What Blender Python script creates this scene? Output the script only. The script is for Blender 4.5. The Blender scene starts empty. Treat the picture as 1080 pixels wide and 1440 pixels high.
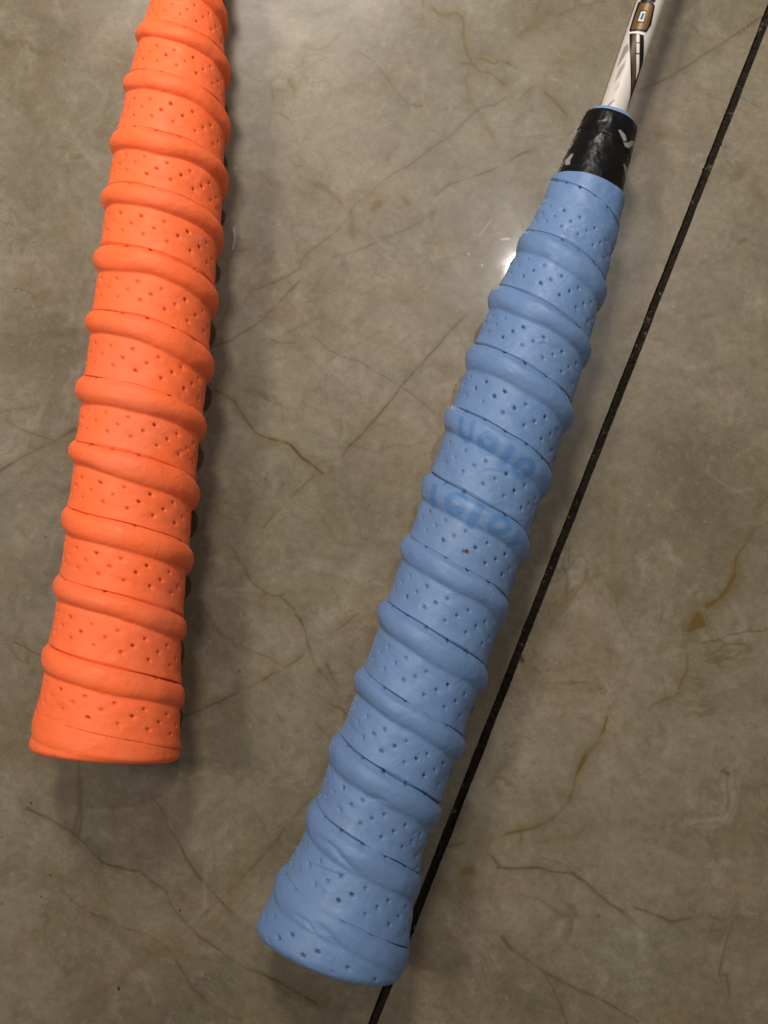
import bpy, math
import numpy as np

# ------------------------------------------------------------------ camera, world, lamps, exposure
scene = bpy.context.scene
MM = 0.001
col = scene.collection

cam_data = bpy.data.cameras.new("camera")
cam_data.sensor_fit = 'VERTICAL'
cam_data.sensor_height = 24.0
cam_data.lens = 24.0 * 1738.0 / 1440.0
cam_data.clip_start = 0.01
cam_data.clip_end = 50.0
cam = bpy.data.objects.new("camera", cam_data)
cam.location = (0.0, -28.85 * MM, 288.49 * MM)
cam.rotation_euler = (math.radians(6.0), 0.0, 0.0)
col.objects.link(cam)
scene.camera = cam

world = bpy.data.worlds.new("World")
scene.world = world
world.use_nodes = True
wbg = world.node_tree.nodes["Background"]
wbg.inputs[0].default_value = (1.0, 0.93, 0.84, 1.0)      # light coming back from the walls of the room
wbg.inputs[1].default_value = 0.21


def lamp(name, loc, aim, power, size, colour, spread=180.0):
    ld = bpy.data.lights.new(name, 'AREA')
    ld.shape = 'DISK'
    ld.size = size
    ld.energy = power
    ld.color = colour
    ld.spread = math.radians(spread)
    lo = bpy.data.objects.new(name, ld)
    lo.location = loc
    v = np.array(loc) - np.array(aim)
    from mathutils import Vector
    lo.rotation_euler = Vector(v).to_track_quat('Z', 'Y').to_euler()
    col.objects.link(lo)
    return lo


WARM = (1.0, 0.93, 0.83)
# ceiling spotlight mirrored in the polished tile beside the blue grip
lamp("ceiling_lamp_front", (0.154, 0.385, 1.05), (0.03, 0.21, 0.0), 0.22, 0.024, (1.0, 0.97, 0.93), 48)
# lamp on the left: throws the shadows that lie to the right of both grips
lamp("ceiling_lamp_side", (-0.74, 0.16, 1.15), (0.0, 0.20, 0.0), 0.84, 0.22, WARM, 50)
# spotlight further off, past the top of the picture
lamp("ceiling_lamp_far", (-0.11, 0.86, 1.05), (-0.02, 0.23, 0.0), 1.05, 0.22, WARM, 48)

scene.view_settings.view_transform = 'Standard'
scene.view_settings.look = 'None'
scene.view_settings.exposure = -0.13
scene.view_settings.gamma = 1.0
scene.view_settings.use_curve_mapping = False
scene.cycles.use_denoising = True
scene.cycles.max_bounces = 8

# ------------------------------------------------------------------ small numeric helpers
rng = np.random.default_rng(7)


def smooth(a, b, x):
    t = np.clip((x - a) / (b - a), 0.0, 1.0)
    return t * t * (3 - 2 * t)


def vnoise(x, y, seed=0):
    """value noise in two dimensions, -1..1"""
    r = np.random.default_rng(1000 + seed)
    tab = r.uniform(-1, 1, (256, 256))
    xi = np.floor(x).astype(np.int64)
    yi = np.floor(y).astype(np.int64)
    fx = x - xi
    fy = y - yi
    fx = fx * fx * (3 - 2 * fx)
    fy = fy * fy * (3 - 2 * fy)
    a = tab[xi & 255, yi & 255]
    b = tab[(xi + 1) & 255, yi & 255]
    c = tab[xi & 255, (yi + 1) & 255]
    d = tab[(xi + 1) & 255, (yi + 1) & 255]
    return (a * (1 - fx) + b * fx) * (1 - fy) + (c * (1 - fx) + d * fx) * fy


def fnoise(x, y, seed=0, octaves=3):
    s = np.zeros_like(x, dtype=float)
    amp = 1.0
    for o in range(octaves):
        s += amp * vnoise(x * 2 ** o, y * 2 ** o, seed + o)
        amp *= 0.5
    return s / 1.75


def hash01(i, seed):
    v = np.sin(i * 12.9898 + seed * 78.233) * 43758.5453
    return v - np.floor(v)


def polyline_distance(px, py, pts):
    d = np.full(px.shape, 1e9)
    for (x0, y0), (x1, y1) in zip(pts[:-1], pts[1:]):
        dx, dy = x1 - x0, y1 - y0
        l2 = dx * dx + dy * dy + 1e-12
        t = np.clip(((px - x0) * dx + (py - y0) * dy) / l2, 0, 1)
        d = np.minimum(d, np.hypot(px - x0 - t * dx, py - y0 - t * dy))
    return d


def polygon_sd(px, py, pts):
    """signed distance, negative inside"""
    d = polyline_distance(px, py, list(pts) + [pts[0]])
    inside = np.zeros(px.shape, bool)
    n = len(pts)
    for i in range(n):
        x0, y0 = pts[i]
        x1, y1 = pts[(i + 1) % n]
        cond = ((y0 > py) != (y1 > py))
        with np.errstate(divide='ignore', invalid='ignore'):
            xc = (x1 - x0) * (py - y0) / (y1 - y0 + 1e-15) + x0
        inside ^= cond & (px < xc)
    return np.where(inside, -d, d)


def build_mesh(name, verts, quads, tris=None, smooth_shade=True):
    me = bpy.data.meshes.new(name)
    verts = np.asarray(verts, np.float32)
    quads = np.asarray(quads, np.int32).reshape(-1, 4)
    tris = np.zeros((0, 3), np.int32) if tris is None else np.asarray(tris, np.int32).reshape(-1, 3)
    nl = quads.size + tris.size
    npoly = len(quads) + len(tris)
    me.vertices.add(len(verts))
    me.vertices.foreach_set('co', verts.ravel())
    me.loops.add(nl)
    me.loops.foreach_set('vertex_index', np.concatenate([quads.ravel(), tris.ravel()]))
    me.polygons.add(npoly)
    starts = np.concatenate([np.arange(len(quads)) * 4, quads.size + np.arange(len(tris)) * 3])
    me.polygons.foreach_set('loop_start', starts.astype(np.int32))
    me.update(calc_edges=True)
    me.validate()
    me.polygons.foreach_set('use_smooth', np.full(len(me.polygons), smooth_shade))
    return me


def add_attr(me, name, values):
    a = me.attributes.new(name, 'FLOAT', 'POINT')
    a.data.foreach_set('value', np.asarray(values, np.float32).ravel())


def add_colour(me, name, rgb):
    a = me.attributes.new(name, 'FLOAT_COLOR', 'POINT')
    rgba = np.ones((len(rgb), 4), np.float32)
    rgba[:, :3] = rgb
    a.data.foreach_set('color', rgba.ravel())


def link(name, me, mat, parent=None):
    ob = bpy.data.objects.new(name, me)
    me.materials.append(mat)
    col.objects.link(ob)
    if parent is not None:
        ob.parent = parent
    return ob


def grid_quads(nr, nc, wrap=False):
    i = np.arange(nr - 1)[:, None]
    j = np.arange(nc if wrap else nc - 1)[None]
    j2 = (j + 1) % nc
    q = np.stack([i * nc + j, i * nc + j2, (i + 1) * nc + j2, (i + 1) * nc + j], -1)
    return q.reshape(-1, 4)


# ------------------------------------------------------------------ materials
class Nodes:
    def __init__(self, name):
        self.mat = bpy.data.materials.new(name)
        self.mat.use_nodes = True
        self.t = self.mat.node_tree
        self.bsdf = self.t.nodes["Principled BSDF"]

    def n(self, kind, **kw):
        nd = self.t.nodes.new(kind)
        for k, v in kw.items():
            setattr(nd, k, v)
        return nd

    def l(self, a, b):
        self.t.links.new(a, b)

    def attr(self, name):
        return self.n('ShaderNodeAttribute', attribute_name=name)

    def coord(self):
        return self.n('ShaderNodeTexCoord').outputs['Object']

    def noise(self, scale, detail=4, rough=0.55, distort=0.0, vec=None):
        nd = self.n('ShaderNodeTexNoise')
        nd.inputs['Scale'].default_value = scale
        nd.inputs['Detail'].default_value = detail
        nd.inputs['Roughness'].default_value = rough
        nd.inputs['Distortion'].default_value = distort
        self.l(vec if vec is not None else self.coord(), nd.inputs['Vector'])
        return nd.outputs['Fac']

    def ramp(self, fac, lo, hi, a=0.0, b=1.0):
        nd = self.n('ShaderNodeMapRange')
        nd.inputs[1].default_value = lo
        nd.inputs[2].default_value = hi
        nd.inputs[3].default_value = a
        nd.inputs[4].default_value = b
        self.l(fac, nd.inputs[0])
        return nd.outputs[0]

    def math(self, op, a, b):
        nd = self.n('ShaderNodeMath', operation=op)
        for i, v in enumerate((a, b)):
            if isinstance(v, (int, float)):
                nd.inputs[i].default_value = v
            else:
                self.l(v, nd.inputs[i])
        return nd.outputs[0]

    def mix(self, fac, a, b, blend='MIX'):
        nd = self.n('ShaderNodeMix', data_type='RGBA', blend_type=blend)
        for sock, v in ((nd.inputs[0], fac), (nd.inputs[6], a), (nd.inputs[7], b)):
            if isinstance(v, (int, float)):
                sock.default_value = v
            elif isinstance(v, tuple):
                sock.default_value = (*v, 1.0)
            else:
                self.l(v, sock)
        return nd.outputs[2]

    def bump(self, height, dist, strength=1.0, prev=None):
        nd = self.n('ShaderNodeBump')
        nd.inputs['Strength'].default_value = strength
        nd.inputs['Distance'].default_value = dist
        self.l(height, nd.inputs['Height'])
        if prev is not None:
            self.l(prev, nd.inputs['Normal'])
        return nd.outputs['Normal']


def marble_material():
    m = Nodes("polished_marble")
    b = m.bsdf
    big = m.noise(14.0, 6, 0.62, 0.6)
    mid = m.noise(60.0, 7, 0.68, 0.7)
    fine = m.noise(460.0, 6, 0.72)
    grain = m.noise(2400.0, 3, 0.6)
    c = m.mix(m.ramp(big, 0.37, 0.62), (0.126, 0.104, 0.070), (0.190, 0.163, 0.122))
    ochre = m.noise(24.0, 8, 0.70, 1.2)
    c = m.mix(m.ramp(ochre, 0.53, 0.68, 0.0, 0.85), c, (0.144, 0.106, 0.055))
    pale = m.noise(75.0, 8, 0.75, 1.2)
    c = m.mix(m.ramp(pale, 0.53, 0.70, 0.0, 0.50), c, (0.252, 0.228, 0.188))
    c = m.mix(1.0, c, m.mix(m.ramp(mid, 0.30, 0.70), (0.78, 0.77, 0.74), (1.20, 1.20, 1.21)), 'MULTIPLY')
    c = m.mix(1.0, c, m.mix(m.ramp(fine, 0.32, 0.68), (0.84, 0.84, 0.82), (1.14, 1.14, 1.14)), 'MULTIPLY')
    c = m.mix(1.0, c, m.mix(m.ramp(grain, 0.30, 0.70), (0.93, 0.93, 0.93), (1.07, 1.07, 1.07)), 'MULTIPLY')
    pink = m.noise(21.0, 6, 0.65, 0.8)
    c = m.mix(1.0, c, m.mix(m.ramp(pink, 0.42, 0.60), (1.00, 1.00, 0.96), (1.04, 0.985, 0.975)), 'MULTIPLY')
    flecks = m.noise(560.0, 5, 0.8)
    c = m.mix(m.ramp(flecks, 0.585, 0.64, 0.0, 0.40), c, (0.240, 0.215, 0.170))
    pits = m.noise(380.0, 6, 0.8, 0.5)
    c = m.mix(m.ramp(pits, 0.60, 0.66, 0.0, 0.42), c, (0.070, 0.056, 0.036))
    # faint net of ochre veinlets and hair cracks
    for sc, wid, amt, where, colr in ((19.0, 0.016, 0.65, 31.0, (0.090, 0.064, 0.022)), (33.0, 0.010, 0.45, 17.0, (0.060, 0.045, 0.028)),
                                      (52.0, 0.014, 0.45, 43.0, (0.098, 0.072, 0.028))):
        nz = m.noise(sc, 5, 0.55, 0.9)
        dist = m.math('ABSOLUTE', m.math('SUBTRACT', nz, 0.5), 0.0)
        line = m.ramp(dist, 0.0, wid, amt, 0.0)
        gate = m.ramp(m.noise(where, 3, 0.5), 0.52, 0.66)
        c = m.mix(m.math('MULTIPLY', line, gate), c, colr)
    c = m.mix(m.attr("vein_ochre").outputs['Fac'], c, (0.100, 0.062, 0.014))
    c = m.mix(m.attr("vein_dark").outputs['Fac'], c, (0.042, 0.029, 0.015))
    c = m.mix(m.attr("speck").outputs['Fac'], c, (0.008, 0.006, 0.005))
    c = m.mix(m.attr("painted_glint").outputs['Fac'], c, (0.55, 0.53, 0.50))  # small specular glints painted white into the stone colour
    m.l(c, b.inputs['Base Color'])
    smear = m.noise(38.0, 4, 0.6, 1.0)
    m.l(m.ramp(smear, 0.3, 0.7, 0.22, 0.36), b.inputs['Roughness'])
    b.inputs['Specular IOR Level'].default_value = 0.21
    b.inputs['Coat Weight'].default_value = 0.5
    b.inputs['Coat IOR'].default_value = 1.45
    m.l(m.ramp(smear, 0.3, 0.7, 0.03, 0.055), b.inputs['Coat Roughness'])
    nrm = m.bump(m.noise(130.0, 3, 0.5), 0.00006, 0.5)
    m.l(nrm, b.inputs['Normal'])
    m.l(m.bump(m.noise(90.0, 2, 0.5), 0.00005, 0.5), b.inputs['Coat Normal'])
    return m.mat


def grout_material():
    m = Nodes("dirty_grout")
    f = m.noise(900.0, 4, 0.7)
    c = m.mix(m.ramp(f, 0.35, 0.62), (0.006, 0.005, 0.004), (0.024, 0.017, 0.011))
    g = m.noise(420.0, 3, 0.6)
    c = m.mix(m.ramp(g, 0.62, 0.72), c, (0.12, 0.09, 0.06))
    m.l(c, m.bsdf.inputs['Base Color'])
    m.bsdf.inputs['Roughness'].default_value = 0.95
    m.bsdf.inputs['Specular IOR Level'].default_value = 0.15
    m.l(m.bump(m.noise(1500.0, 4, 0.7), 0.0004), m.bsdf.inputs['Normal'])
    return m.mat


def grip_material(name, base, deep, under, rough, printed=None, rust=None, spec=0.36):
    m = Nodes(name)
    b = m.bsdf
    mott = m.noise(120.0, 5, 0.6, 0.4)
    c = m.mix(m.ramp(mott, 0.40, 0.72, 0.0, 0.55), base, deep)
    fine = m.noise(1700.0, 3, 0.6)
    c = m.mix(1.0, c, m.mix(m.ramp(fine, 0.3, 0.7), (0.95, 0.95, 0.95), (1.04, 1.04, 1.04)), 'MULTIPLY')
    # hand grime in soft patches
    grime = m.noise(46.0, 6, 0.65, 0.5)
    c = m.mix(m.ramp(grime, 0.50, 0.72, 0.0, 0.34), c, tuple(0.55 * v + 0.20 * sum(base) / 3 for v in base))
    if printed is not None:
        c = m.mix(m.attr("print").outputs['Fac'], c, printed)
    c = m.mix(m.attr("perforation_seam_shade").outputs['Fac'], c, under)  # darker underlay and painted shade in the holes and seam gaps
    if rust is not None:
        c = m.mix(m.attr("rust").outputs['Fac'], c, rust)
    m.l(c, b.inputs['Base Color'])
    m.l(m.ramp(m.noise(260.0, 4, 0.6), 0.3, 0.7, rough - 0.12, rough + 0.12), b.inputs['Roughness'])
    b.inputs['Specular IOR Level'].default_value = spec
    nrm = m.bump(m.noise(190.0, 5, 0.62, 0.8), 0.00050, 0.6)
    nrm = m.bump(m.noise(2600.0, 3, 0.6), 0.00006, 0.6, nrm)
    m.l(nrm, b.inputs['Normal'])
    return m.mat


def tape_material():
    m = Nodes("black_finishing_tape")
    b = m.bsdf
    c = m.mix(m.attr("logo").outputs['Fac'], (0.005, 0.005, 0.005), (0.25, 0.24, 0.23))
    m.l(c, b.inputs['Base Color'])
    m.l(m.ramp(m.noise(300.0, 3, 0.5), 0.3, 0.7, 0.24, 0.40), b.inputs['Roughness'])
    v = m.n('ShaderNodeTexVoronoi')
    v.inputs['Scale'].default_value = 620.0
    m.l(m.coord(), v.inputs['Vector'])
    nrm = m.bump(v.outputs['Distance'], 0.00016, 0.6)
    nrm = m.bump(m.noise(180.0, 3, 0.6), 0.0005, 0.5, nrm)
    m.l(nrm, b.inputs['Normal'])
    b.inputs['Specular IOR Level'].default_value = 0.16
    return m.mat


def shaft_material():
    m = Nodes("painted_shaft")
    b = m.bsdf
    m.l(m.attr("paint").outputs['Color'], b.inputs['Base Color'])
    b.inputs['Roughness'].default_value = 0.42
    b.inputs['Specular IOR Level'].default_value = 0.25
    m.l(m.attr("gilt").outputs['Fac'], b.inputs['Metallic'])
    return m.mat


def plain_material(name, colour, rough):
    m = Nodes(name)
    c = m.mix(m.ramp(m.noise(300.0, 4, 0.6), 0.3, 0.7), tuple(v * 0.92 for v in colour), tuple(min(1, v * 1.06) for v in colour))
    m.l(c, m.bsdf.inputs['Base Color'])
    m.bsdf.inputs['Roughness'].default_value = rough
    return m.mat


MARBLE = marble_material()
GROUT = grout_material()
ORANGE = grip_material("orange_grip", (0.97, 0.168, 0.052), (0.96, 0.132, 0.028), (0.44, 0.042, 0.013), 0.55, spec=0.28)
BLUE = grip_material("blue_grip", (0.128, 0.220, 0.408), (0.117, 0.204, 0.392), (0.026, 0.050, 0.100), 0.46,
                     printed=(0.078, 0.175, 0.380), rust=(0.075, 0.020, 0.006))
TAPE = tape_material()
SHAFT = shaft_material()
CONE_BLUE = plain_material("pale_blue_cone", (0.14, 0.26, 0.48), 0.5)
MORTAR = plain_material("mortar", (0.06, 0.045, 0.032), 0.95)

# ------------------------------------------------------------------ floor: two marble tiles with a dirty joint between them
# veins, stains and dust of the stone, and painted white glints: kind, width mm, strength, points in mm on the floor
VEINS = """y .65 .6 9.4,127.8 9.5,123.1 7.5,123.0 8.6,124.7
y .49 .5 4.2,127.0 5.7,125.9 9.4,124.7
y .65 .9 11.6,125.9 13.1,124.3 15.7,123.9 17.6,124.5 19.4,123.1 19.6,119.2 20.3,114.6 21.2,112.3
y .82 .9 19.0,111.5 21.2,111.3 23.7,109.3 26.0,109.3 27.8,107.8 29.6,106.5
y .65 .5 22.7,112.6 24.5,113.0 27.1,111.5 28.2,112.3 30.4,111.9
d .49 .5 30.4,111.9 32.6,110.3
y .82 .5 31.4,103.0 32.9,101.9 35.1,104.6 36.2,105.7
y 1.14 .35 21.2,111.1 19.7,107.2 21.1,102.2 23.6,97.7 26.2,93.4 27.6,90.0
y 2.28 .3 38.3,122.7 34.6,120.0 30.8,116.9
d .33 .5 -5.4,114.2 -2.8,112.6 1.2,107.2 3.4,104.2 6.0,101.5 9.3,100.9
d .33 .5 29.9,102.9 27.0,101.1 24.0,100.6 22.2,99.2 19.2,96.1 16.6,93.4 12.9,90.8 5.6,85.5 1.9,83.6 -3.2,78.6 -6.8,76.0 -8.6,73.0 -11.9,68.9 -16.3,65.5 -19.1,62.9 -20.2,59.9 -26.4,56.5
d .49 .7 37.9,90.8 32.7,88.5 28.3,85.5 24.3,83.9 19.5,82.3 15.8,80.8 12.5,78.3
d .41 .5 12.5,74.1 9.2,72.0 3.4,68.9 -1.7,66.2 -6.1,64.7 -9.7,63.3 -12.2,62.9
y 1.63 .35 -16.0,80.9 -13.4,79.4 -10.5,76.4 -7.9,73.4 -7.5,67.4
y .98 .35 -26.5,115.4 -21.0,116.1 -16.5,115.0 -13.2,116.1 -10.6,118.8
y .82 .3 -35.0,110.3 -30.5,107.2 -27.6,106.1 -26.4,100.7
y .98 .4 -23.1,106.9 -22.0,104.9
d .49 .5 -25.3,98.8 -23.4,97.3
y 2.28 .4 -2.4,74.9 -1.4,76.0
y .98 .3 4.1,77.9 5.6,75.6
d 1.63 .3 11.1,74.9 11.4,71.9
d .65 .3 0.5,87.0 1.2,88.5 3.4,90.8
d .82 .3 12.8,61.8 13.9,59.2
d .33 .3 -23.3,88.1 -21.5,85.8 -19.7,85.3
d .33 .55 -41.1,40.6 -36.1,42.3 -33.0,44.6 -28.7,48.1 -24.3,52.6 -19.9,57.1
d .33 .4 -33.1,54.9 -28.7,55.8 -22.5,58.4
d .41 .5 -26.7,42.9 -24.2,41.8 -21.1,41.7
d .24 .3 -24.8,43.3 -19.8,46.2 -13.6,48.8
d .33 .4 -17.0,43.3 -13.5,40.4 -9.8,38.8 -6.0,37.6 -1.0,34.4 4.0,31.5 7.1,29.0 12.1,24.9
d .24 .25 -0.4,44.6 -4.1,42.7 -9.8,39.8 -14.2,37.2
d .33 .75 19.1,48.8 15.3,44.6 12.8,41.4 9.0,36.9 4.0,31.5 2.1,28.6 -2.2,23.9 -8.5,17.0 -9.7,14.5
y .65 .7 -40.3,30.2 -37.8,29.3 -35.3,27.7 -33.1,23.9 -30.2,20.1 -26.5,18.9 -24.0,18.5 -22.1,17.3 -19.6,14.5 -16.5,12.3 -14.3,10.4
d .49 .6 -22.1,17.3 -19.6,14.5 -16.5,12.3 -14.3,10.4
d .33 .45 -16.5,9.8 -19.6,7.3 -22.6,4.5 -25.7,1.0 -28.2,-2.1
d .49 .3 -7.2,17.3 -2.2,15.7 1.5,17.3 5.8,17.1 10.2,18.2
y .49 .3 -40.0,5.1 -38.4,0.1
d .49 .45 -34.9,-7.3 -33.6,-10.4 -30.5,-15.3 -27.4,-17.8 -24.3,-18.4 -20.9,-21.5
y .82 .4 -28.6,-18.4 -27.4,-17.5
y .65 .25 -24.4,27.7 -23.7,22.0
y .82 .2 -13.4,2.0 -9.0,-1.1
d .57 .6 -20.6,-22.7 -19.1,-24.1 -18.1,-26.2 -17.7,-29.4 -17.0,-31.6 -16.3,-33.5 -14.9,-35.7
d .65 .4 -15.2,-31.0 -13.8,-33.0 -12.6,-35.3 -11.7,-37.3 -10.6,-38.9
d .49 .5 -13.3,-37.1 -12.2,-38.7 -10.8,-40.3
d .33 .4 -5.8,-21.8 -9.5,-25.0 -12.4,-27.3 -15.4,-29.4
d .33 .5 -17.7,-30.8 -20.6,-33.0 -23.6,-35.3 -26.3,-36.6
d .57 .45 -15.3,-41.2 -13.3,-42.5 -11.7,-43.4 -10.3,-43.9 -8.9,-45.2
y .82 .3 -23.1,-36.4 -21.8,-37.8
d .33 .4 -24.9,-45.2 -23.0,-47.7 -21.9,-49.7
d .33 .4 -21.9,-49.3 -19.2,-49.1
d .49 .3 -16.0,-47.3 -14.2,-49.1
d .33 .3 -20.5,-52.4 -19.4,-54.2
d .41 .65 -81.9,-66.7 -78.2,-68.4 -74.6,-70.2 -71.8,-71.7 -68.4,-74.0 -66.6,-76.4 -64.4,-78.5 -61.7,-79.3 -58.1,-80.6 -55.7,-80.8 -52.6,-83.1 -49.6,-85.2 -48.3,-88.4 -45.3,-91.9 -42.2,-95.1 -39.2,-97.1 -35.0,-99.7 -30.8,-102.0 -27.2,-103.4 -22.5,-105.7 -15.3,-109.7
d .33 .4 -73.5,-84.9 -69.9,-87.8 -65.6,-90.4 -61.4,-92.5 -53.6,-94.8 -48.8,-97.7 -42.7,-106.9 -37.8,-111.5 -31.9,-113.7
d .49 .55 -53.0,-64.6 -51.1,-66.7 -49.2,-71.1 -47.4,-73.8 -45.5,-77.3 -42.4,-82.0 -38.2,-86.6 -35.2,-89.8
d .33 .45 -16.8,-64.3 -22.8,-71.4 -24.5,-73.8 -28.1,-77.9 -33.4,-83.4 -37.0,-86.6 -42.9,-91.9
d .24 .3 -28.3,-83.1 -33.4,-89.0 -36.9,-93.0
y .98 .25 -38.1,-92.5 -39.9,-93.6
y 1.30 .25 -46.4,-95.9 -54.7,-100.5 -60.5,-105.2 -66.9,-109.2
y .65 .3 -62.3,-66.7 -61.3,-69.6
d .33 .6 -17.0,-30.7 -23.7,-35.3 -30.3,-38.6 -35.2,-41.3 -41.2,-44.3 -46.1,-46.1
d .41 .5 -42.8,-19.7 -38.4,-26.5 -34.1,-29.2 -30.4,-31.0 -26.1,-32.8 -23.1,-35.0
d .41 .55 -85.8,-28.9 -81.1,-31.3 -78.7,-32.1
d .49 .4 -30.6,-15.1 -28.1,-17.3 -25.7,-18.5 -23.2,-17.9
d .24 .3 -30.3,-38.6 -26.6,-42.8 -23.0,-47.0
d .33 .3 -35.0,-8.7 -32.5,-12.4
d .33 .5 -89.8,23.3 -85.9,21.4 -81.9,20.1 -77.8,18.4 -73.5,18.2
d .57 .75 -90.4,11.1 -87.0,13.0 -84.1,14.9 -81.0,16.8 -77.8,18.4 -75.2,20.1 -73.1,21.4
d .33 .35 -90.9,25.0 -87.7,26.1 -82.9,26.6 -79.1,28.0
d .24 .35 -90.3,5.5 -87.1,7.6 -83.5,10.9 -80.4,14.1
d .24 .25 -78.1,28.2 -81.1,22.8
d 1.63 .25 -82.9,7.9 -80.7,8.4
d 1.30 .25 -76.4,6.3 -74.3,6.8
y 1.96 .25 -83.1,53.1 -78.8,54.2 -77.1,53.1
y .65 .6 90.2,5.1 89.0,3.5 86.8,2.3
y .65 .6 86.6,-3.3 85.0,-5.2 84.0,-6.7 82.4,-8.9 81.7,-13.2
y .98 .8 81.7,-13.2 80.0,-16.3 78.4,-18.4 75.3,-20.7
y .82 1. 73.2,-22.5 74.2,-24.8 70.7,-26.1 72.2,-23.6 73.2,-22.5
y 1.30 1. 73.1,-23.9 72.0,-25.2
y .33 .4 70.6,-26.3 70.0,-30.0
y .65 .5 70.4,-31.8 69.9,-35.4 68.1,-39.1
y .65 .4 68.1,-40.3 61.9,-43.3 61.0,-44.5
y .65 .6 51.2,-46.3 50.6,-49.3 49.0,-52.3 47.1,-53.5 44.7,-57.4
y .98 .4 42.2,-18.4 38.5,-21.2
y .65 .3 51.5,-12.9 46.6,-15.0 42.2,-18.4
d .24 .4 28.4,-23.6 31.4,-26.0
d .24 .3 38.4,-3.0 41.2,-5.5
d .33 .4 87.9,0.4 88.8,-2.1
y 1.30 .2 53.8,8.2 54.2,0.1 53.5,-7.3 54.5,-19.6
d .49 .3 52.7,-31.2 52.4,-34.2
y .98 .25 55.3,-40.3 52.2,-43.9
d .65 .2 75.4,-40.9 81.4,-40.9
d 1.14 1. 31.8,-32.1 32.1,-32.9
y .65 .65 50.1,-51.6 47.2,-54.6 44.7,-57.7 43.3,-61.5 42.2,-65.6 39.7,-68.3
y .65 .55 39.7,-68.3 34.5,-71.0 31.3,-71.7 26.8,-72.7 24.1,-73.4 23.3,-76.4 26.1,-79.5
y .65 .4 31.7,-71.7 31.3,-74.4
y 2.61 .5 18.5,-81.1 19.9,-81.0
d .41 .6 14.7,-75.1 18.2,-74.5
d .65 .6 25.7,-80.1 30.2,-80.1 35.0,-80.1 38.5,-81.1 42.6,-81.1 45.7,-83.0 49.4,-86.2 52.1,-88.5 54.2,-89.9
d .33 .3 34.4,-77.8 39.2,-78.5 43.3,-80.5
d .33 .3 40.6,-77.8 45.4,-80.8
d .49 .5 56.9,-89.2 61.0,-90.2 65.5,-91.9 69.9,-91.2 73.4,-90.5 77.5,-91.9
d .65 .25 54.2,-89.9 56.9,-92.5 60.2,-94.5
d .57 .5 26.6,-95.5 29.3,-98.2 34.8,-101.8 38.8,-104.2 42.9,-106.5 49.0,-109.4 57.1,-114.0
d .49 .35 36.1,-102.5 38.1,-106.5 39.8,-110.4 41.1,-114.3
y .65 .3 24.6,-84.5 24.3,-87.2
d .82 .5 77.7,-58.4 78.8,-58.9
y .98 .2 47.6,-69.7 43.4,-73.0 35.8,-74.4
d .49 .25 61.1,-58.1 58.2,-59.8
d .82 .6 48.5,-90.5 48.8,-90.6
d .41 .6 62.6,104.7 66.0,106.3 69.9,108.2 75.8,112.1 80.7,115.6 86.6,119.4 92.5,123.2
d .33 .4 60.3,87.1 63.8,92.6
d .24 .35 87.1,103.0 92.7,99.0
d .57 .6 85.0,66.5 86.7,67.3
d 1.30 .3 66.4,93.7 67.1,94.0
y 1.14 .25 70.0,84.1 70.5,84.1
d .33 .3 73.6,102.0 74.4,103.3
d .33 .45 42.9,124.0 45.5,125.6 49.1,126.7 54.8,127.8
y 1.79 .4 40.8,124.3 37.1,121.6 33.5,119.1
y .65 .8 39.0,104.4 41.0,102.5 44.0,99.0
d .49 .5 42.9,91.8 46.0,95.0
y .65 .4 31.5,103.0 32.8,101.7 34.9,102.5 35.9,104.4
s .36 1 -80.8,-65.5 -80.8,-65.6
s .33 1 -76.0,-81.7 -76.0,-81.7
s .33 1 -77.9,-86.5 -77.9,-86.5
s .24 .8 -51.1,-79.0 -51.1,-79.1
s .33 1 -46.3,-89.4 -46.3,-89.5
s .42 1 -59.9,-106.4 -59.8,-106.8
s .33 .6 -87.2,-73.2 -87.2,-73.2
s .33 .5 -74.5,-72.9 -74.5,-72.9
s .33 1 -33.5,-35.6 -33.5,-35.6
s .33 .8 -79.3,-4.5 -79.1,-4.4
s .33 1 -41.2,32.0 -41.1,32.0
s .29 .7 -28.1,9.1 -28.1,9.1
s .29 .8 -3.4,-14.6 -3.4,-14.7
s .29 .8 -78.0,112.3 -78.0,112.3
w .33 .9 -36.1,70.2 -35.8,67.9 -36.3,65.0
w .33 .9 -35.9,85.2 -35.9,85.0
w .33 .8 28.2,67.3 30.1,67.5
w .33 .8 20.3,63.8 20.3,63.7
w .49 .7 23.5,61.0 23.6,60.9
w .49 .2 25.7,72.0 22.9,68.2"""
veins = []
for line in VEINS.split("\n"):
    k, w, st, *pts = line.split()
    veins.append((k, float(w), float(st), np.array([[float(v) for v in p.split(",")] for p in pts])))

JX, JY = 43.781, 0.0                       # a point on the joint
JD = np.array([0.40546, 1.0]) / math.hypot(0.40546, 1.0)
JN = np.array([JD[1], -JD[0]])             # towards the right-hand tile
JOINT_ANGLE = math.atan2(-JD[0], JD[1])    # rotation that brings the y axis onto the joint


def to_joint(p):
    q = p - np.array([JX, JY])
    return np.stack([q @ JN, q @ JD], -1)


veins_j = [(k, w, st, to_joint(p)) for k, w, st, p in veins]


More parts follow.
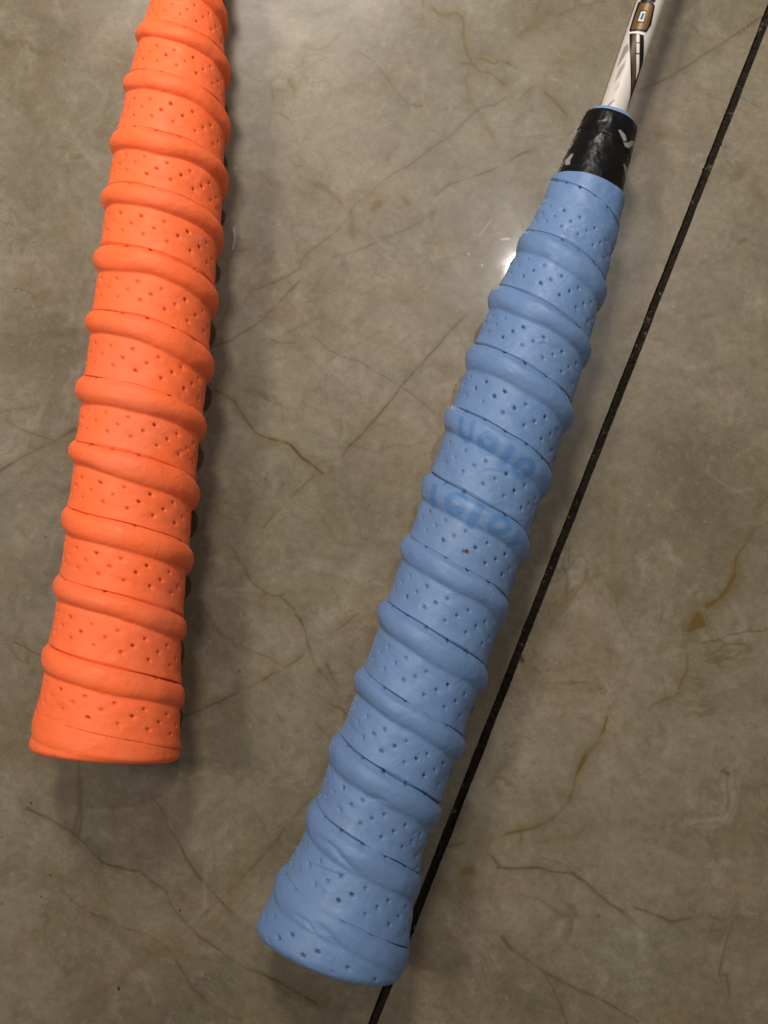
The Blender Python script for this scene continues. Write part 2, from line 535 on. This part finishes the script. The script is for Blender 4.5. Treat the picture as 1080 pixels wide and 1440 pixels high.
def stone_attributes(me, x, y, side):
    """vein intensities at points given in joint coordinates (mm)"""
    out = {'y': np.zeros_like(x), 'd': np.zeros_like(x), 's': np.zeros_like(x), 'w': np.zeros_like(x)}
    wx = x + 0.17 * fnoise(x / 2.3, y / 2.3, 11) + 0.55 * fnoise(x / 9.0, y / 9.0, 15, 2)
    wy = y + 0.17 * fnoise(x / 2.3, y / 2.3, 21) + 0.55 * fnoise(x / 9.0, y / 9.0, 25, 2)
    mod = np.clip(0.78 + 0.75 * fnoise(x / 3.5, y / 3.5, 31), 0.15, 1.15)
    thick = np.clip(1.0 + 0.6 * fnoise(x / 5.0, y / 5.0, 41), 0.45, 1.8)
    for k, w, st, p in veins_j:
        pad = 4 * w + 1.5
        sel = np.where((x > p[:, 0].min() - pad) & (x < p[:, 0].max() + pad) & (y > p[:, 1].min() - pad) & (y < p[:, 1].max() + pad))[0]
        if len(sel) == 0:
            continue
        if k in 'sw':
            d = polyline_distance(x[sel], y[sel], p)
            v = st * (1 - smooth(w * 0.30, w * 0.30 + 0.22, d)) * (0.6 if k == 'w' else 1.0)
        else:
            d = polyline_distance(wx[sel], wy[sel], p)
            sg = w * 0.62 * thick[sel]
            v = st * np.exp(-(d / (1.05 * sg)) ** 3) * np.clip(1.35 * mod[sel] - 0.18, 0, 1.1)
            halo = st * np.exp(-(d / (2.6 * sg + 0.7)) ** 2) * mod[sel]
            out['y'][sel] = np.maximum(out['y'][sel], (0.32 if k == 'd' else 0.60) * halo)
            v *= 0.88 if k == 'd' else 1.45
        out[k][sel] = np.maximum(out[k][sel], v)
    add_attr(me, "vein_ochre", np.clip(out['y'], 0, 1))
    add_attr(me, "vein_dark", np.clip(out['d'], 0, 0.92))
    add_attr(me, "speck", np.clip(out['s'], 0, 1))
    add_attr(me, "painted_glint", np.clip(out['w'], 0, 1))


BLOCK, FINE = 8.0, 0.25
HALF = 1.00                                 # half the joint width
EDGE = 4.0                                  # width of the worn strip along the joint


def make_tile(side):
    """side -1: left of the joint, +1: right.  x is measured across the joint."""
    vx, vy, vz, quads = [], [], [], []
    count = 0
    # worn edge strip
    ys = np.concatenate([np.linspace(-420, -152, 60)[:-1], np.arange(-152, 152.01, 0.25), np.linspace(152, 420, 60)[1:]])
    fr = np.array([0.0, 0.0, 0.06, 0.14, 0.26, 0.45, 0.7, 1.0, 1.4, 1.9, 2.5, 3.2, EDGE])
    Y, Fx = np.meshgrid(ys, fr, indexing='ij')
    chip = 0.07 * fnoise(Y / 0.7, Y * 0 + 3.3 * side, 51 + side, 3) + 0.15 * fnoise(Y / 7.0, Y * 0 + 1.7 * side, 61 + side, 2)
    nick = np.clip(fnoise(Y / 2.6, Y * 0 + 9.1 * side, 71 + side, 2) - 0.58, 0, 1) * 1.5
    lip = HALF + chip + nick
    X = lip + Fx * (HALF + EDGE - lip) / EDGE
    Z = -0.12 * nick * (1 - smooth(0.0, 0.7, Fx))
    Z[:, 0] = -3.0
    vx.append((side * X).ravel()); vy.append(Y.ravel()); vz.append(Z.ravel())
    q = grid_quads(len(ys), len(fr))
    q = q[(q % len(fr)).min(1) > 0]                      # top face only; the wall gets vertices of its own
    quads.append(q if side < 0 else q[:, ::-1])
    count += X.size
    nw = len(ys)
    vx.append((side * np.stack([X[:, 0], X[:, 0]], 1)).ravel()); vy.append(np.stack([ys, ys], 1).ravel())
    vz.append(np.stack([np.full(nw, -3.0), Z[:, 1]], 1).ravel())
    q = grid_quads(nw, 2) + count
    quads.append(q if side < 0 else q[:, ::-1])
    count += 2 * nw
    # blocks: fine where a vein or speck passes, one quad where the stone is plain
    bx0 = HALF + EDGE
    nbx, nby = 26, 38
    y0 = -152.0
    need = np.zeros((nbx, nby), bool)
    for k, w, st, p in veins_j:
        for a, b in zip(p[:-1], p[1:]):
            m = max(2, int(np.hypot(*(b - a)) / 0.5))
            for t in np.linspace(0, 1, m):
                c = a + (b - a) * t
                r = 2.6 * w + 1.6
                i0, i1 = int(math.floor((side * c[0] - r - bx0) / BLOCK)), int(math.floor((side * c[0] + r - bx0) / BLOCK))
                j0, j1 = int(math.floor((c[1] - r - y0) / BLOCK)), int(math.floor((c[1] + r - y0) / BLOCK))
                if i1 < 0 or i0 >= nbx or j1 < 0 or j0 >= nby:
                    continue
                need[max(i0, 0):i1 + 1, max(j0, 0):j1 + 1] = True
    k = int(BLOCK / FINE) + 1
    fq = grid_quads(k, k)
    for i in range(nbx):
        for j in range(nby):
            kk, qq = (k, fq) if need[i, j] else (2, grid_quads(2, 2))
            gx = bx0 + i * BLOCK + np.linspace(0, BLOCK, kk)
            gy = y0 + j * BLOCK + np.linspace(0, BLOCK, kk)
            A, B = np.meshgrid(gx, gy, indexing='ij')
            vx.append((side * A).ravel()); vy.append(B.ravel()); vz.append(np.zeros(A.size))
            quads.append((qq if side > 0 else qq[:, ::-1])[:, ::-1] + count if False else (qq[:, ::-1] if side > 0 else qq) + count)
            count += A.size
    # plain remainder of the tile out of the picture
    x1 = bx0 + nbx * BLOCK
    y1 = y0 + nby * BLOCK
    for (xa, xb, ya, yb) in ((x1, 600, y0, y1), (bx0, 600, -420, y0), (bx0, 600, y1, 420)):
        vx.append(side * np.array([xa, xb, xb, xa])); vy.append(np.array([ya, ya, yb, yb])); vz.append(np.zeros(4))
        q = np.array([[0, 1, 2, 3]]) + count
        quads.append(q if side > 0 else q[:, ::-1])
        count += 4
    x, y, z = np.concatenate(vx), np.concatenate(vy), np.concatenate(vz)
    me = build_mesh("floor_tile", np.stack([x, y, z], -1) * MM, np.concatenate(quads), smooth_shade=True)
    stone_attributes(me, x, y, side)
    return me


floor_me = build_mesh("floor", np.array([[-620, -430, -3.2], [620, -430, -3.2], [620, 430, -3.2], [-620, 430, -3.2],
                                         [-620, -430, -12], [620, -430, -12], [620, 430, -12], [-620, 430, -12]]) * MM,
                      [[0, 1, 2, 3], [7, 6, 5, 4], [0, 4, 5, 1], [1, 5, 6, 2], [2, 6, 7, 3], [3, 7, 4, 0]], smooth_shade=False)
floor = link("floor", floor_me, MORTAR)
floor["kind"] = "structure"
floor["label"] = "polished beige veined marble floor with a dark joint"
floor.location = (JX * MM, JY * MM, 0)
floor.rotation_euler = (0, 0, JOINT_ANGLE)

tile_l = link("floor_tile", make_tile(-1), MARBLE, floor)
tile_r = link("floor_tile", make_tile(1), MARBLE, floor)

# dirt-filled joint
gy = np.concatenate([np.linspace(-420, -150, 200)[:-1], np.arange(-150, 150.01, 0.22), np.linspace(150, 420, 200)[1:]])
gx = np.linspace(-2.3, 2.3, 22)
GY, GX = np.meshgrid(gy, gx, indexing='ij')
GZ = -1.0 + 0.25 * fnoise(GX / 0.7, GY / 0.7, 81) + 0.25 * fnoise(GX / 3, GY / 6, 85, 2)
GZ += 0.9 * np.clip(vnoise(GX / 0.8, GY / 0.8, 91) - 0.55, 0, 1)
GZ = np.where(np.abs(GX) > 1.45, np.minimum(GZ, -1.3), GZ)
gm = build_mesh("grout_joint", np.stack([GX, GY, GZ], -1).reshape(-1, 3) * MM, grid_quads(len(gy), len(gx))[:, ::-1])
link("grout_joint", gm, GROUT, floor)

# ------------------------------------------------------------------ rackets


class Axis:
    """centre line of a handle lying on the floor; s runs from the butt towards the head"""

    def __init__(self, o, d, sb, zb, slope):
        self.o = np.array(o)
        self.d = np.array(d) / np.hypot(*d)
        self.n = np.array([self.d[1], -self.d[0]])
        self.sb, self.zb, self.k = sb, zb, slope

    def place(self, s, th, r, off=0.0, lift=0.0):
        """local coordinates: origin at the floor below the butt"""
        side = r * np.sin(th) + off
        x = self.d[0] * (s - self.sb) + self.n[0] * side
        y = self.d[1] * (s - self.sb) + self.n[1] * side
        z = self.zb - self.k * (s - self.sb) + r * np.cos(th) + lift
        return np.stack([x, y, z], -1)

    def base(self):
        p = self.o + self.d * self.sb
        return (p[0] * MM, p[1] * MM, 0.0)


def theta_columns(n_top, n_low):
    top = np.linspace(-1.95, 1.95, n_top)
    l = np.linspace(-math.pi, -1.95, n_low + 1)[:-1]
    r = np.linspace(1.95, math.pi, n_low + 1)[1:]
    return np.concatenate([l, top, r])


def make_grip(ax, seams, rs, rr, cs, cc, s0, s1, heights, ridge_w, round_end, seed, amp, steep, letters=(), rust=(), first=-99, folds=()):
    seams = np.array(seams)
    pit0, pit1 = seams[0] - seams[1], seams[-2] - seams[-1]
    ks = np.arange(len(seams), dtype=float)
    kk = np.concatenate([[-6.0], ks, [len(seams) + 3.0]])
    ss = np.concatenate([[seams[0] + 6 * pit0], seams, [seams[-1] - 4 * pit1]])

    def s_of(t):
        return np.interp(t, kk, ss)

    t_top = np.interp(-s1, -ss, kk)
    t_bot = np.interp(-s0, -ss, kk)
    phi = np.concatenate([[0.0, 0.007, 0.013, 0.020, 0.030, 0.042], np.linspace(0.055, 0.955, 58),
                          [0.966, 0.975, 0.982, 0.988, 0.993, 0.997]])
    turns = np.arange(math.floor(t_top - 1), math.ceil(t_bot + 1) + 1)
    P = (turns[:, None] + phi[None]).ravel()
    K = np.repeat(turns, len(phi)).astype(float)
    PH = np.tile(phi, len(turns))
    th = theta_columns(232, 24)
    PP, TH = np.meshgrid(P, th, indexing='ij')
    KK = np.repeat(K[:, None], len(th), 1)
    FF = np.repeat(PH[:, None], len(th), 1)
    U = 2 * math.pi * KK + TH                              # angle along the tape
    # hand wrapping: every turn wanders a little
    wob = 0.022 * vnoise(U / 1.3, U * 0 + seed, seed) + 0.014 * vnoise(U / 0.45, U * 0 + seed, seed + 1)
    wob *= 1.0
    S = s_of(PP + TH / (2 * math.pi) + wob)
    S = np.clip(S, s0, s1)
    r = np.interp(S, rs, rr)
    # ridge of the keel under the tape
    h = np.interp(KK + TH / (2 * math.pi), np.arange(len(heights)) - 1.0, heights)
    h = h * (1 + 0.22 * vnoise(U / 0.8, U * 0 + 7.7, seed + 2))
    w = ridge_w * (1 + 0.16 * vnoise(U / 1.1, U * 0 + 2.2, seed + 3))
    x = FF / w
    tube_ = np.clip(1 - np.abs(2 * np.clip(x, 0, 1) - 1) ** (2.2 + 0.3 * steep), 0, 1) ** 0.85
    hump = np.where(x < 1.28, 0.5 + 0.5 * np.cos(math.pi * np.clip((x - 0.45) / 0.83, -1, 1)), 0.0) * smooth(0.0, 0.3, x)
    mixw = 0.30 + 0.70 * steep
    bump = mixw * tube_ + (1 - mixw) * hump
    r = r + h * bump - 0.16 * np.exp(-((x - 1.06) / 0.12) ** 2)
    # lapped edge of the tape just above the seam, with the gap under it
    lap = 0.16 * smooth(0.84, 0.985, FF)
    r = r + lap
    gap = np.where(FF < 0.0135, 1.0, 0.0) * (0.85 - 0.25 * np.clip(FF / 0.0135, 0, 1))
    gap *= np.clip(0.85 + 0.35 * vnoise(U / 0.5, U * 0 + 5.5, seed + 4), 0.35, 1.1)
    r = r - gap
    # soft creases of the stretched foam
    cre = fnoise(U * 2.2, FF * 5 + KK * 17, seed + 5, 3)
    r = r + amp * 0.22 * cre
    diag = np.clip(fnoise((S * 0.9 + TH * 9) / 5.0, (S - TH * 7) / 1.6, seed + 9, 2) - 0.25, 0, 1)
    r = r - amp * (1 + 1.6 * (1 - smooth(s0 + 8, s0 + 24, S))) * 0.45 * diag * smooth(0.40, 0.55, FF) * smooth(0.25, 0.5, vnoise(U / 2.0, KK * 3.1, seed + 8))
    # folds where the last turns were pulled round the flare
    for dep_, wid_, pts in folds:
        pp = [(s_, t_ * 14.0) for s_, t_ in pts]
        dd = polyline_distance(S, TH * 14.0, pp)
        mid_ = np.mean(pp, 0)
        half_ = np.max(np.hypot(*(np.array(pp) - mid_).T))
        along = np.hypot(S - mid_[0], TH * 14.0 - mid_[1]) / half_
        dd = dd + 0.25 * vnoise(S / 1.1, TH * 9, seed + 20)
        r = r - dep_ * np.exp(-(dd / wid_) ** 2) * (1 - smooth(0.25, 1.05, along))
    # perforations in staggered rows
    pitch = 15.0
    hole_seam_shade = np.zeros_like(r)
    dep = np.zeros_like(r)
    step = 5.5 / 13.0
    for row, (fr, full) in enumerate(((0.52, 1.0), (0.66, 1.0), (0.80, 1.0), (0.94, 0.0), (0.018, 0.75))):
        off = (row % 2) * 0.5 + 0.10 * row
        idx = np.round(U / step - off)
        du = U - (idx + off) * step
        j1 = hash01(idx, row + seed) - 0.5
        j2 = hash01(idx, row + seed + 31) - 0.5
        j3 = hash01(idx, row + seed + 57)
        j4 = hash01(idx, row + seed + 83)
        a = du * 13.0 - 0.22 * j1
        bb = (FF - fr) * pitch - 0.20 * j2
        d = np.hypot(a / 1.45, bb)
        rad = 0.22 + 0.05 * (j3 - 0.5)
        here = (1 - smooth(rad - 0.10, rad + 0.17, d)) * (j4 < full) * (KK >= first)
        hole_seam_shade = np.maximum(hole_seam_shade, here * (0.45 + 0.55 * (j3 > 0.75) * j3))
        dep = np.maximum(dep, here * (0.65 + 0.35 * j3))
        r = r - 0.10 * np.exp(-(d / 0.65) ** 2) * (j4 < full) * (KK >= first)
    hole_seam_shade = np.maximum(hole_seam_shade, 0.70 * np.where(FF < 0.010, 1.0, 0.0) * np.clip(gap, 0, 1))  # seam line darkened in colour, as shade under the lapped edge
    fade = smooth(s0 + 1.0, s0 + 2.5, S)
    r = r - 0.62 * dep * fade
    # rounded rim at the butt
    q = np.clip(round_end - (S - s0), 0, round_end)
    r = r - (round_end - np.sqrt(np.clip(round_end ** 2 - q ** 2, 0, None)))
    r = r + 0.10 * vnoise(TH * 3, S / 6, seed + 14)
    off = np.interp(S, cs, cc)
    V = ax.place(S, TH, r, off)
    q4 = grid_quads(len(P), len(th))
    sf = S.ravel()
    keep = ~((sf[q4] <= s0 + 1e-6).all(1) | (sf[q4] >= s1 - 1e-6).all(1))
    q4 = q4[keep]
    used = np.zeros(sf.size, bool)
    used[q4.ravel()] = True
    remap = np.cumsum(used) - 1
    me = build_mesh("grip", V.reshape(-1, 3)[used] * MM, remap[q4])
    add_attr(me, "perforation_seam_shade", np.clip(hole_seam_shade.ravel()[used], 0, 1))
    pr = np.zeros(r.size)
    ax_ = TH.ravel() * 14.0
    for wd, pts in letters:
        pp = [(s - 0.7, t * 14.0) for s, t in pts]
        lo = np.min(pp, 0) - 3
        hi = np.max(pp, 0) + 3
        sel = np.where((sf > lo[0]) & (sf < hi[0]) & (ax_ > lo[1]) & (ax_ < hi[1]))[0]
        d = polyline_distance(sf[sel], ax_[sel], pp)
        pr[sel] = np.maximum(pr[sel], 1 - smooth(wd * 1.0 - 0.16, wd * 1.0 + 0.18, d))
    add_attr(me, "print", pr[used])
    ru = np.zeros(r.size)
    for s, t in rust:
        ru = np.maximum(ru, 1 - smooth(0.40, 0.60, np.hypot(sf - s, ax_ - t * 14.0)))
    add_attr(me, "rust", ru[used])
    return me


def butt_disc(ax, s0, radius, off):
    n = 40
    a = np.linspace(0, 2 * math.pi, n, endpoint=False)
    rings = [(0.0, radius + 0.4, 0.5), (0.0, radius, 0.0), (0.0, radius * 0.55, -0.15), (0.0, radius * 0.12, -0.35)]
    vs = [ax.place(np.full(n, s0 + 0.05 + dz), a, np.full(n, rad), off) for _, rad, dz in rings]
    V = np.concatenate(vs)
    q = grid_quads(len(rings), n, wrap=True)
    c = len(V)
    V = np.concatenate([V, ax.place(np.array([s0 - 0.3]), np.array([0.0]), np.array([0.0]), off)])
    t = [[(len(rings) - 1) * n + i, (len(rings) - 1) * n + (i + 1) % n, c] for i in range(n)]
    me = build_mesh("butt_cap", V * MM, q, t)
    for nm in ("perforation_seam_shade", "print", "rust"):
        add_attr(me, nm, np.zeros(len(V)))
    return me


def tube(ax, s, rad, ncol, off=0.0, wob=None):
    th = np.linspace(-math.pi, math.pi, ncol, endpoint=False)
    S, TH = np.meshgrid(s, th, indexing='ij')
    R = np.repeat(np.asarray(rad)[:, None], ncol, 1)
    if wob is not None:
        S, R = wob(S, TH, R)
    V = ax.place(S, TH, R, off)
    return V.reshape(-1, 3), grid_quads(len(s), ncol, wrap=True), S.ravel(), TH.ravel()


def racket(label, group, ax):
    e = bpy.data.objects.new("badminton_racket", None)
    e.empty_display_size = 0.02
    e.location = ax.base()
    e["label"] = label
    e["category"] = "racket"
    e["group"] = group
    col.objects.link(e)
    return e


GROUP = "badminton rackets lying on the floor"

# ---- orange racket
ax_o = Axis((-56.1376, 0.0), (0.08274668, 0.99657061), -53.6, 16.2, 0.014)
orange = racket("bright orange wrapped racket handle with perforated ridged grip, left of the blue one", GROUP, ax_o)
me = make_grip(
    ax_o, [123.0, 110.0, 97.6, 83.35, 70.21, 56.14, 41.24, 26.17, 11.55, -3.3, -18.43, -33.11, -47.11],
    [-53.6, -49.6, -45, -40, -37.5, -30, -24.4, -11.3, 14.9, 28, 41.1, 67.3, 80.4, 93.5, 106.6, 119.7, 135, 150],
    [16.1, 15.9, 15.45, 15.0, 14.8, 14.2, 13.75, 13.5, 13.5, 13.45, 13.2, 13.05, 12.6, 11.65, 10.2, 8.3, 7.2, 6.6],
    [-50.6, -11, 15, 28, 41, 54, 80, 106, 120], [0.0, -0.1, -0.15, 0.05, 0.15, 0.0, 0.0, 0.1, 0.2],
    -53.6, 148.0,
    [1.2, 1.2, 1.25, 1.3, 1.35, 1.4, 1.4, 1.45, 1.45, 1.4, 1.4, 1.35, 1.1, 0.15, 0.1],
    0.375, 1.6, 3, 0.8, 0.7)
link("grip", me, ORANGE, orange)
link("butt_cap", butt_disc(ax_o, -53.6, 14.6, 0.0), ORANGE, orange)
v, q, S, TH = tube(ax_o, np.linspace(140, 300, 60), np.full(60, 3.3), 40)
me = build_mesh("shaft", v * MM, q)
add_colour(me, "paint", np.tile(np.array([[0.50, 0.48, 0.45]]), (len(v), 1)))
add_attr(me, "gilt", np.zeros(len(v)))
link("shaft", me, SHAFT, orange)

# ---- blue racket
ax_b = Axis((20.7048, 0.0), (0.32680668, 0.94509121), -101.2, 16.55, 0.013)
blue = racket("pale blue wrapped racket handle with black collar tape and white printed shaft", GROUP, ax_b)
LETTERS = [(0.65, [(17.47, -0.791), (14.5, -0.76), (13.15, -0.625), (14.08, -0.531), (17.14, -0.555)]),
           (0.95, [(14.18, -0.111), (13.31, -0.108), (12.53, -0.136), (12.06, -0.189), (12.03, -0.253), (12.45, -0.311), (13.2, -0.348), (14.08, -0.352), (14.84, -0.322), (15.3, -0.267), (15.32, -0.203), (14.92, -0.146), (14.18, -0.111)]),
           (1.02, [(14.12, 0.151), (10.21, 0.097)]),
           (0.75, [(12.09, 0.637), (11.17, 0.642), (10.27, 0.602), (9.66, 0.533), (9.5, 0.454), (9.84, 0.387), (10.57, 0.347), (11.49, 0.343), (12.36, 0.376), (12.94, 0.439), (13.1, 0.517), (12.8, 0.59), (12.09, 0.637)]),
           (1.03, [(1.57, -0.908), (-1.69, -0.857)]),
           (0.9, [(-0.23, -0.272), (-1.13, -0.269), (-1.94, -0.303), (-2.43, -0.364), (-2.47, -0.439), (-2.05, -0.507), (-1.28, -0.55), (-0.37, -0.553), (0.42, -0.515), (0.89, -0.449), (0.93, -0.374), (0.52, -0.31), (-0.23, -0.272)]),
           (1.09, [(0.03, -0.019), (-3.73, -0.071)]),
           (0.74, [(-1.36, 0.533), (-2.24, 0.534), (-3.09, 0.491), (-3.69, 0.419), (-3.85, 0.338), (-3.55, 0.271), (-2.87, 0.232), (-1.99, 0.231), (-1.16, 0.269), (-0.58, 0.336), (-0.41, 0.416), (-0.69, 0.489), (-1.36, 0.533)]),
           (0.9, [(-2.15, 0.769), (-5.13, 0.726)])]
RUST = [(-10.34, 0.015)]
FOLDS = [(0.45, 0.7, [(-76.349, -0.923), (-76.91, -0.483), (-79.102, -0.177), (-80.111, 0.047)]),
         (0.32, 0.6, [(-82.69, -0.968), (-82.221, -0.536), (-82.063, -0.176), (-83.88, 0.033)]),
         (0.36, 0.7, [(-91.771, -0.397), (-92.627, -0.131), (-95.341, 0.196)]),
         (0.22, 0.5, [(-91.861, -0.728), (-92.395, -0.419), (-94.259, -0.161)]),
         (0.25, 0.45, [(-65.308, -0.295), (-64.638, -0.038), (-64.835, 0.168)]),
         (0.18, 0.5, [(-85.834, -0.557), (-86.159, -0.285), (-88.226, -0.133)])]
me = make_grip(
    ax_b, [74.76, 61.57, 46.85, 32.59, 17.1, 1.26, -13.29, -28.53, -44.4, -59.1, -74.2, -89.6],
    [-101.2, -97, -91.5, -85.5, -80, -73, -59.5, -46, -18.9, 8.1, 21.6, 35.1, 48.6, 62.1, 75.6, 81],
    [16.5, 16.3, 15.5, 14.3, 13.2, 12.6, 12.75, 12.55, 12.45, 12.45, 12.6, 12.45, 11.6, 10.3, 8.9, 8.55],
    [-100, -86, -73, -60, -46, -32, -5, 35, 48, 62, 76], [0.1, 0.1, -0.25, -0.1, 0.2, 0.2, -0.05, -0.2, -0.3, 0.2, 0.45],
    -101.2, 78.9,
    [0.0, 0.12, 1.1, 1.2, 1.28, 1.3, 1.3, 1.3, 1.3, 1.3, 1.28, 1.15, 0.75, 0.1],
    0.38, 2.6, 17, 1.0, 0.10, LETTERS, RUST, 0, FOLDS)
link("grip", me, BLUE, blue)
link("butt_cap", butt_disc(ax_b, -101.2, 14.0, 0.1), BLUE, blue)

# black finishing tape round the cone, two turns with a lapped edge
MARKS = [[(91.635, 0.291), (91.799, 0.362), (91.389, 0.598), (90.43, 0.708), (89.696, 0.595), (90.654, 0.433)],
         [(89.525, 0.603), (90.361, 0.817), (91.259, 0.933), (92.224, 1.232), (92.208, 1.458), (90.17, 1.021), (89.212, 0.89), (88.899, 0.698)],
         [(83.911, -0.989), (83.65, -0.876), (82.245, -0.908), (80.877, -0.837), (80.96, -1.026), (82.434, -1.186)],
         [(85.326, 0.854), (85.358, 1.012), (85.44, 1.458), (83.507, 1.252), (84.259, 1.012)]]
OFF = 0.3


def tape_shape(S, TH, R):
    u = (S - 76.0) + 1.2 * TH
    lapped = 0.22 * smooth(0.0, 0.35, u - 13.4)
    puck = 0.12 * fnoise(TH * 4, S / 2.2, 131) + 0.10 * vnoise(TH * 2.2, S / 5.0, 141)
    return S, R + lapped + puck * smooth(76, 79, S)


s_t = np.linspace(74.8, 96.2, 130)
r_t = np.interp(s_t, [74.8, 78, 84, 91, 95.4, 96.0, 96.2], [8.15, 8.05, 7.5, 6.75, 6.2, 6.0, 5.6])
v, q, S, TH = tube(ax_b, s_t, r_t, 210, OFF, tape_shape)
me = build_mesh("finishing_tape", v * MM, q)
mk = np.zeros(len(v))
for pts in MARKS:
    pp = [(s, t * 7.0) for s, t in pts]
    mk = np.maximum(mk, 1 - smooth(-0.10, 0.10, polygon_sd(S, TH * 7.0, pp)))
add_attr(me, "logo", mk)
link("finishing_tape", me, TAPE, blue)
v, q, S, TH = tube(ax_b, np.array([94.8, 96.8, 97.2, 97.3, 97.3]), np.array([5.55, 5.3, 5.1, 4.8, 2.9]), 64, OFF)
link("cone_ring", build_mesh("cone_ring", v * MM, q), CONE_BLUE, blue)

# shaft with its printed plate and stripes
PRINT = dict(OUT=[(125.005, -1.057), (125.037, 0.195), (124.456, 0.362), (120.003, 0.572), (117.69, 0.393), (117.087, -0.829), (117.743, -1.01), (122.022, -1.075)],
             GOLD=[(124.542, -0.796), (124.665, 0.041), (124.242, 0.227), (121.844, 0.306), (119.205, 0.36), (118.212, 0.263), (117.681, -0.754), (118.146, -0.845), (121.625, -0.855)],
             BG=[(122.69, -0.593), (122.877, -0.119), (119.573, -0.007), (119.532, -0.553)],
             ZO=[(122.371, -0.495), (122.503, -0.143), (119.946, -0.092), (119.852, -0.497)],
             ZI=[(121.929, -0.346), (122.025, -0.187), (120.393, -0.208), (120.343, -0.373)],
             GAP=[(117.102, -0.948), (117.283, 0.23), (116.922, 0.268), (116.681, -0.854)],
             BL=[(116.67, -0.831), (116.942, 0.253), (113.713, 0.676), (111.109, 1.049), (108.243, 1.078), (105.132, 1.086), (101.536, 1.053), (99.555, 1.103), (99.532, 0.981), (102.019, 0.872), (106.761, 0.27), (112.355, -0.368)],
             BR=[(116.494, -0.59), (116.519, -0.312), (110.94, 0.284), (107.509, 0.702), (105.998, 0.782), (103.297, 0.889), (105.552, 0.542), (110.561, 0.002)],
             WH=[(116.584, -0.27), (116.655, -0.054), (112.356, 0.389), (108.649, 0.861), (106.471, 0.865), (110.949, 0.29)],
             X1=[(114.605, -0.125), (114.884, 0.157), (114.662, 0.18), (114.374, -0.102)],
             X2=[(112.197, 0.116), (112.517, 0.422), (112.222, 0.457), (111.888, 0.149)],
             G1=[(114.31, -0.687), (113.155, -0.915), (109.532, -0.966), (107.702, -0.885), (109.821, -0.7), (112.536, -0.454)],
             G2=[(109.738, -0.401), (107.527, -0.683), (103.892, -0.72), (105.769, -0.464), (108.204, -0.339)],
             G3=[(104.362, -0.353), (102.242, -0.477), (102.189, -0.348), (103.497, -0.236)],
             G4=[(99.94, -0.306), (97.99, -0.707), (97.856, -0.495), (99.803, -0.202)],
             TOP=[(125.461, -0.908), (126.023, 0.29), (125.211, 0.242), (124.927, -0.108), (124.655, -0.323), (124.702, -0.779)])
s_s = np.concatenate([np.arange(94.0, 130.0, 0.11), np.linspace(130.0, 290.0, 90)])
v, q, S, TH = tube(ax_b, s_s, np.full(len(s_s), 3.2), 200, OFF * 0.6)
me = build_mesh("shaft", v * MM, q)
A = TH * 3.2
rgb = np.tile(np.array([[0.56, 0.53, 0.50]]), (len(v), 1))
blush = np.clip(0.5 + 0.6 * fnoise(A / 2.2 - S / 14, S / 9.0 + A / 3, 151), 0, 1)[:, None]
rgb = rgb * (1 - 0.5 * blush) + np.array([[0.50, 0.42, 0.38]]) * 0.5 * blush
gilt = np.zeros(len(v))


def stamp(key, colour, edge=0.09, amount=1.0):
    global rgb, gilt
    pp = [(s, t * 3.2) for s, t in PRINT[key]]
    lo = np.min(pp, 0) - 1.5
    hi = np.max(pp, 0) + 1.5
    sel = np.where((S > lo[0]) & (S < hi[0]) & (A > lo[1]) & (A < hi[1]))[0]
    m = amount * (1 - smooth(-edge, edge, polygon_sd(S[sel], A[sel], pp)))
    rgb[sel] = rgb[sel] * (1 - m[:, None]) + np.array(colour)[None] * m[:, None]
    gilt[sel] = gilt[sel] * (1 - m) + (0.35 * m if key == 'GOLD' else 0.0)


stamp('G1', (0.16, 0.13, 0.13), 0.25, 0.8)
stamp('G2', (0.22, 0.19, 0.19), 0.30, 0.8)
stamp('G3', (0.36, 0.30, 0.31), 0.25, 0.8)
stamp('G4', (0.22, 0.15, 0.17), 0.16, 0.8)
stamp('BL', (0.006, 0.005, 0.004))
stamp('BR', (0.085, 0.045, 0.022), 0.12)
stamp('WH', (0.60, 0.58, 0.54), 0.10)
stamp('X1', (0.01, 0.008, 0.008), 0.06)
stamp('X2', (0.01, 0.008, 0.008), 0.06)
stamp('GAP', (0.74, 0.70, 0.72))
stamp('OUT', (0.010, 0.006, 0.004))
stamp('GOLD', (0.15, 0.085, 0.033), 0.12)
stamp('BG', (0.010, 0.008, 0.008))
stamp('ZO', (0.52, 0.53, 0.54), 0.07)
stamp('ZI', (0.012, 0.010, 0.010), 0.06)
stamp('TOP', (0.010, 0.006, 0.004))
add_colour(me, "paint", rgb)
add_attr(me, "gilt", gilt)
link("shaft", me, SHAFT, blue)
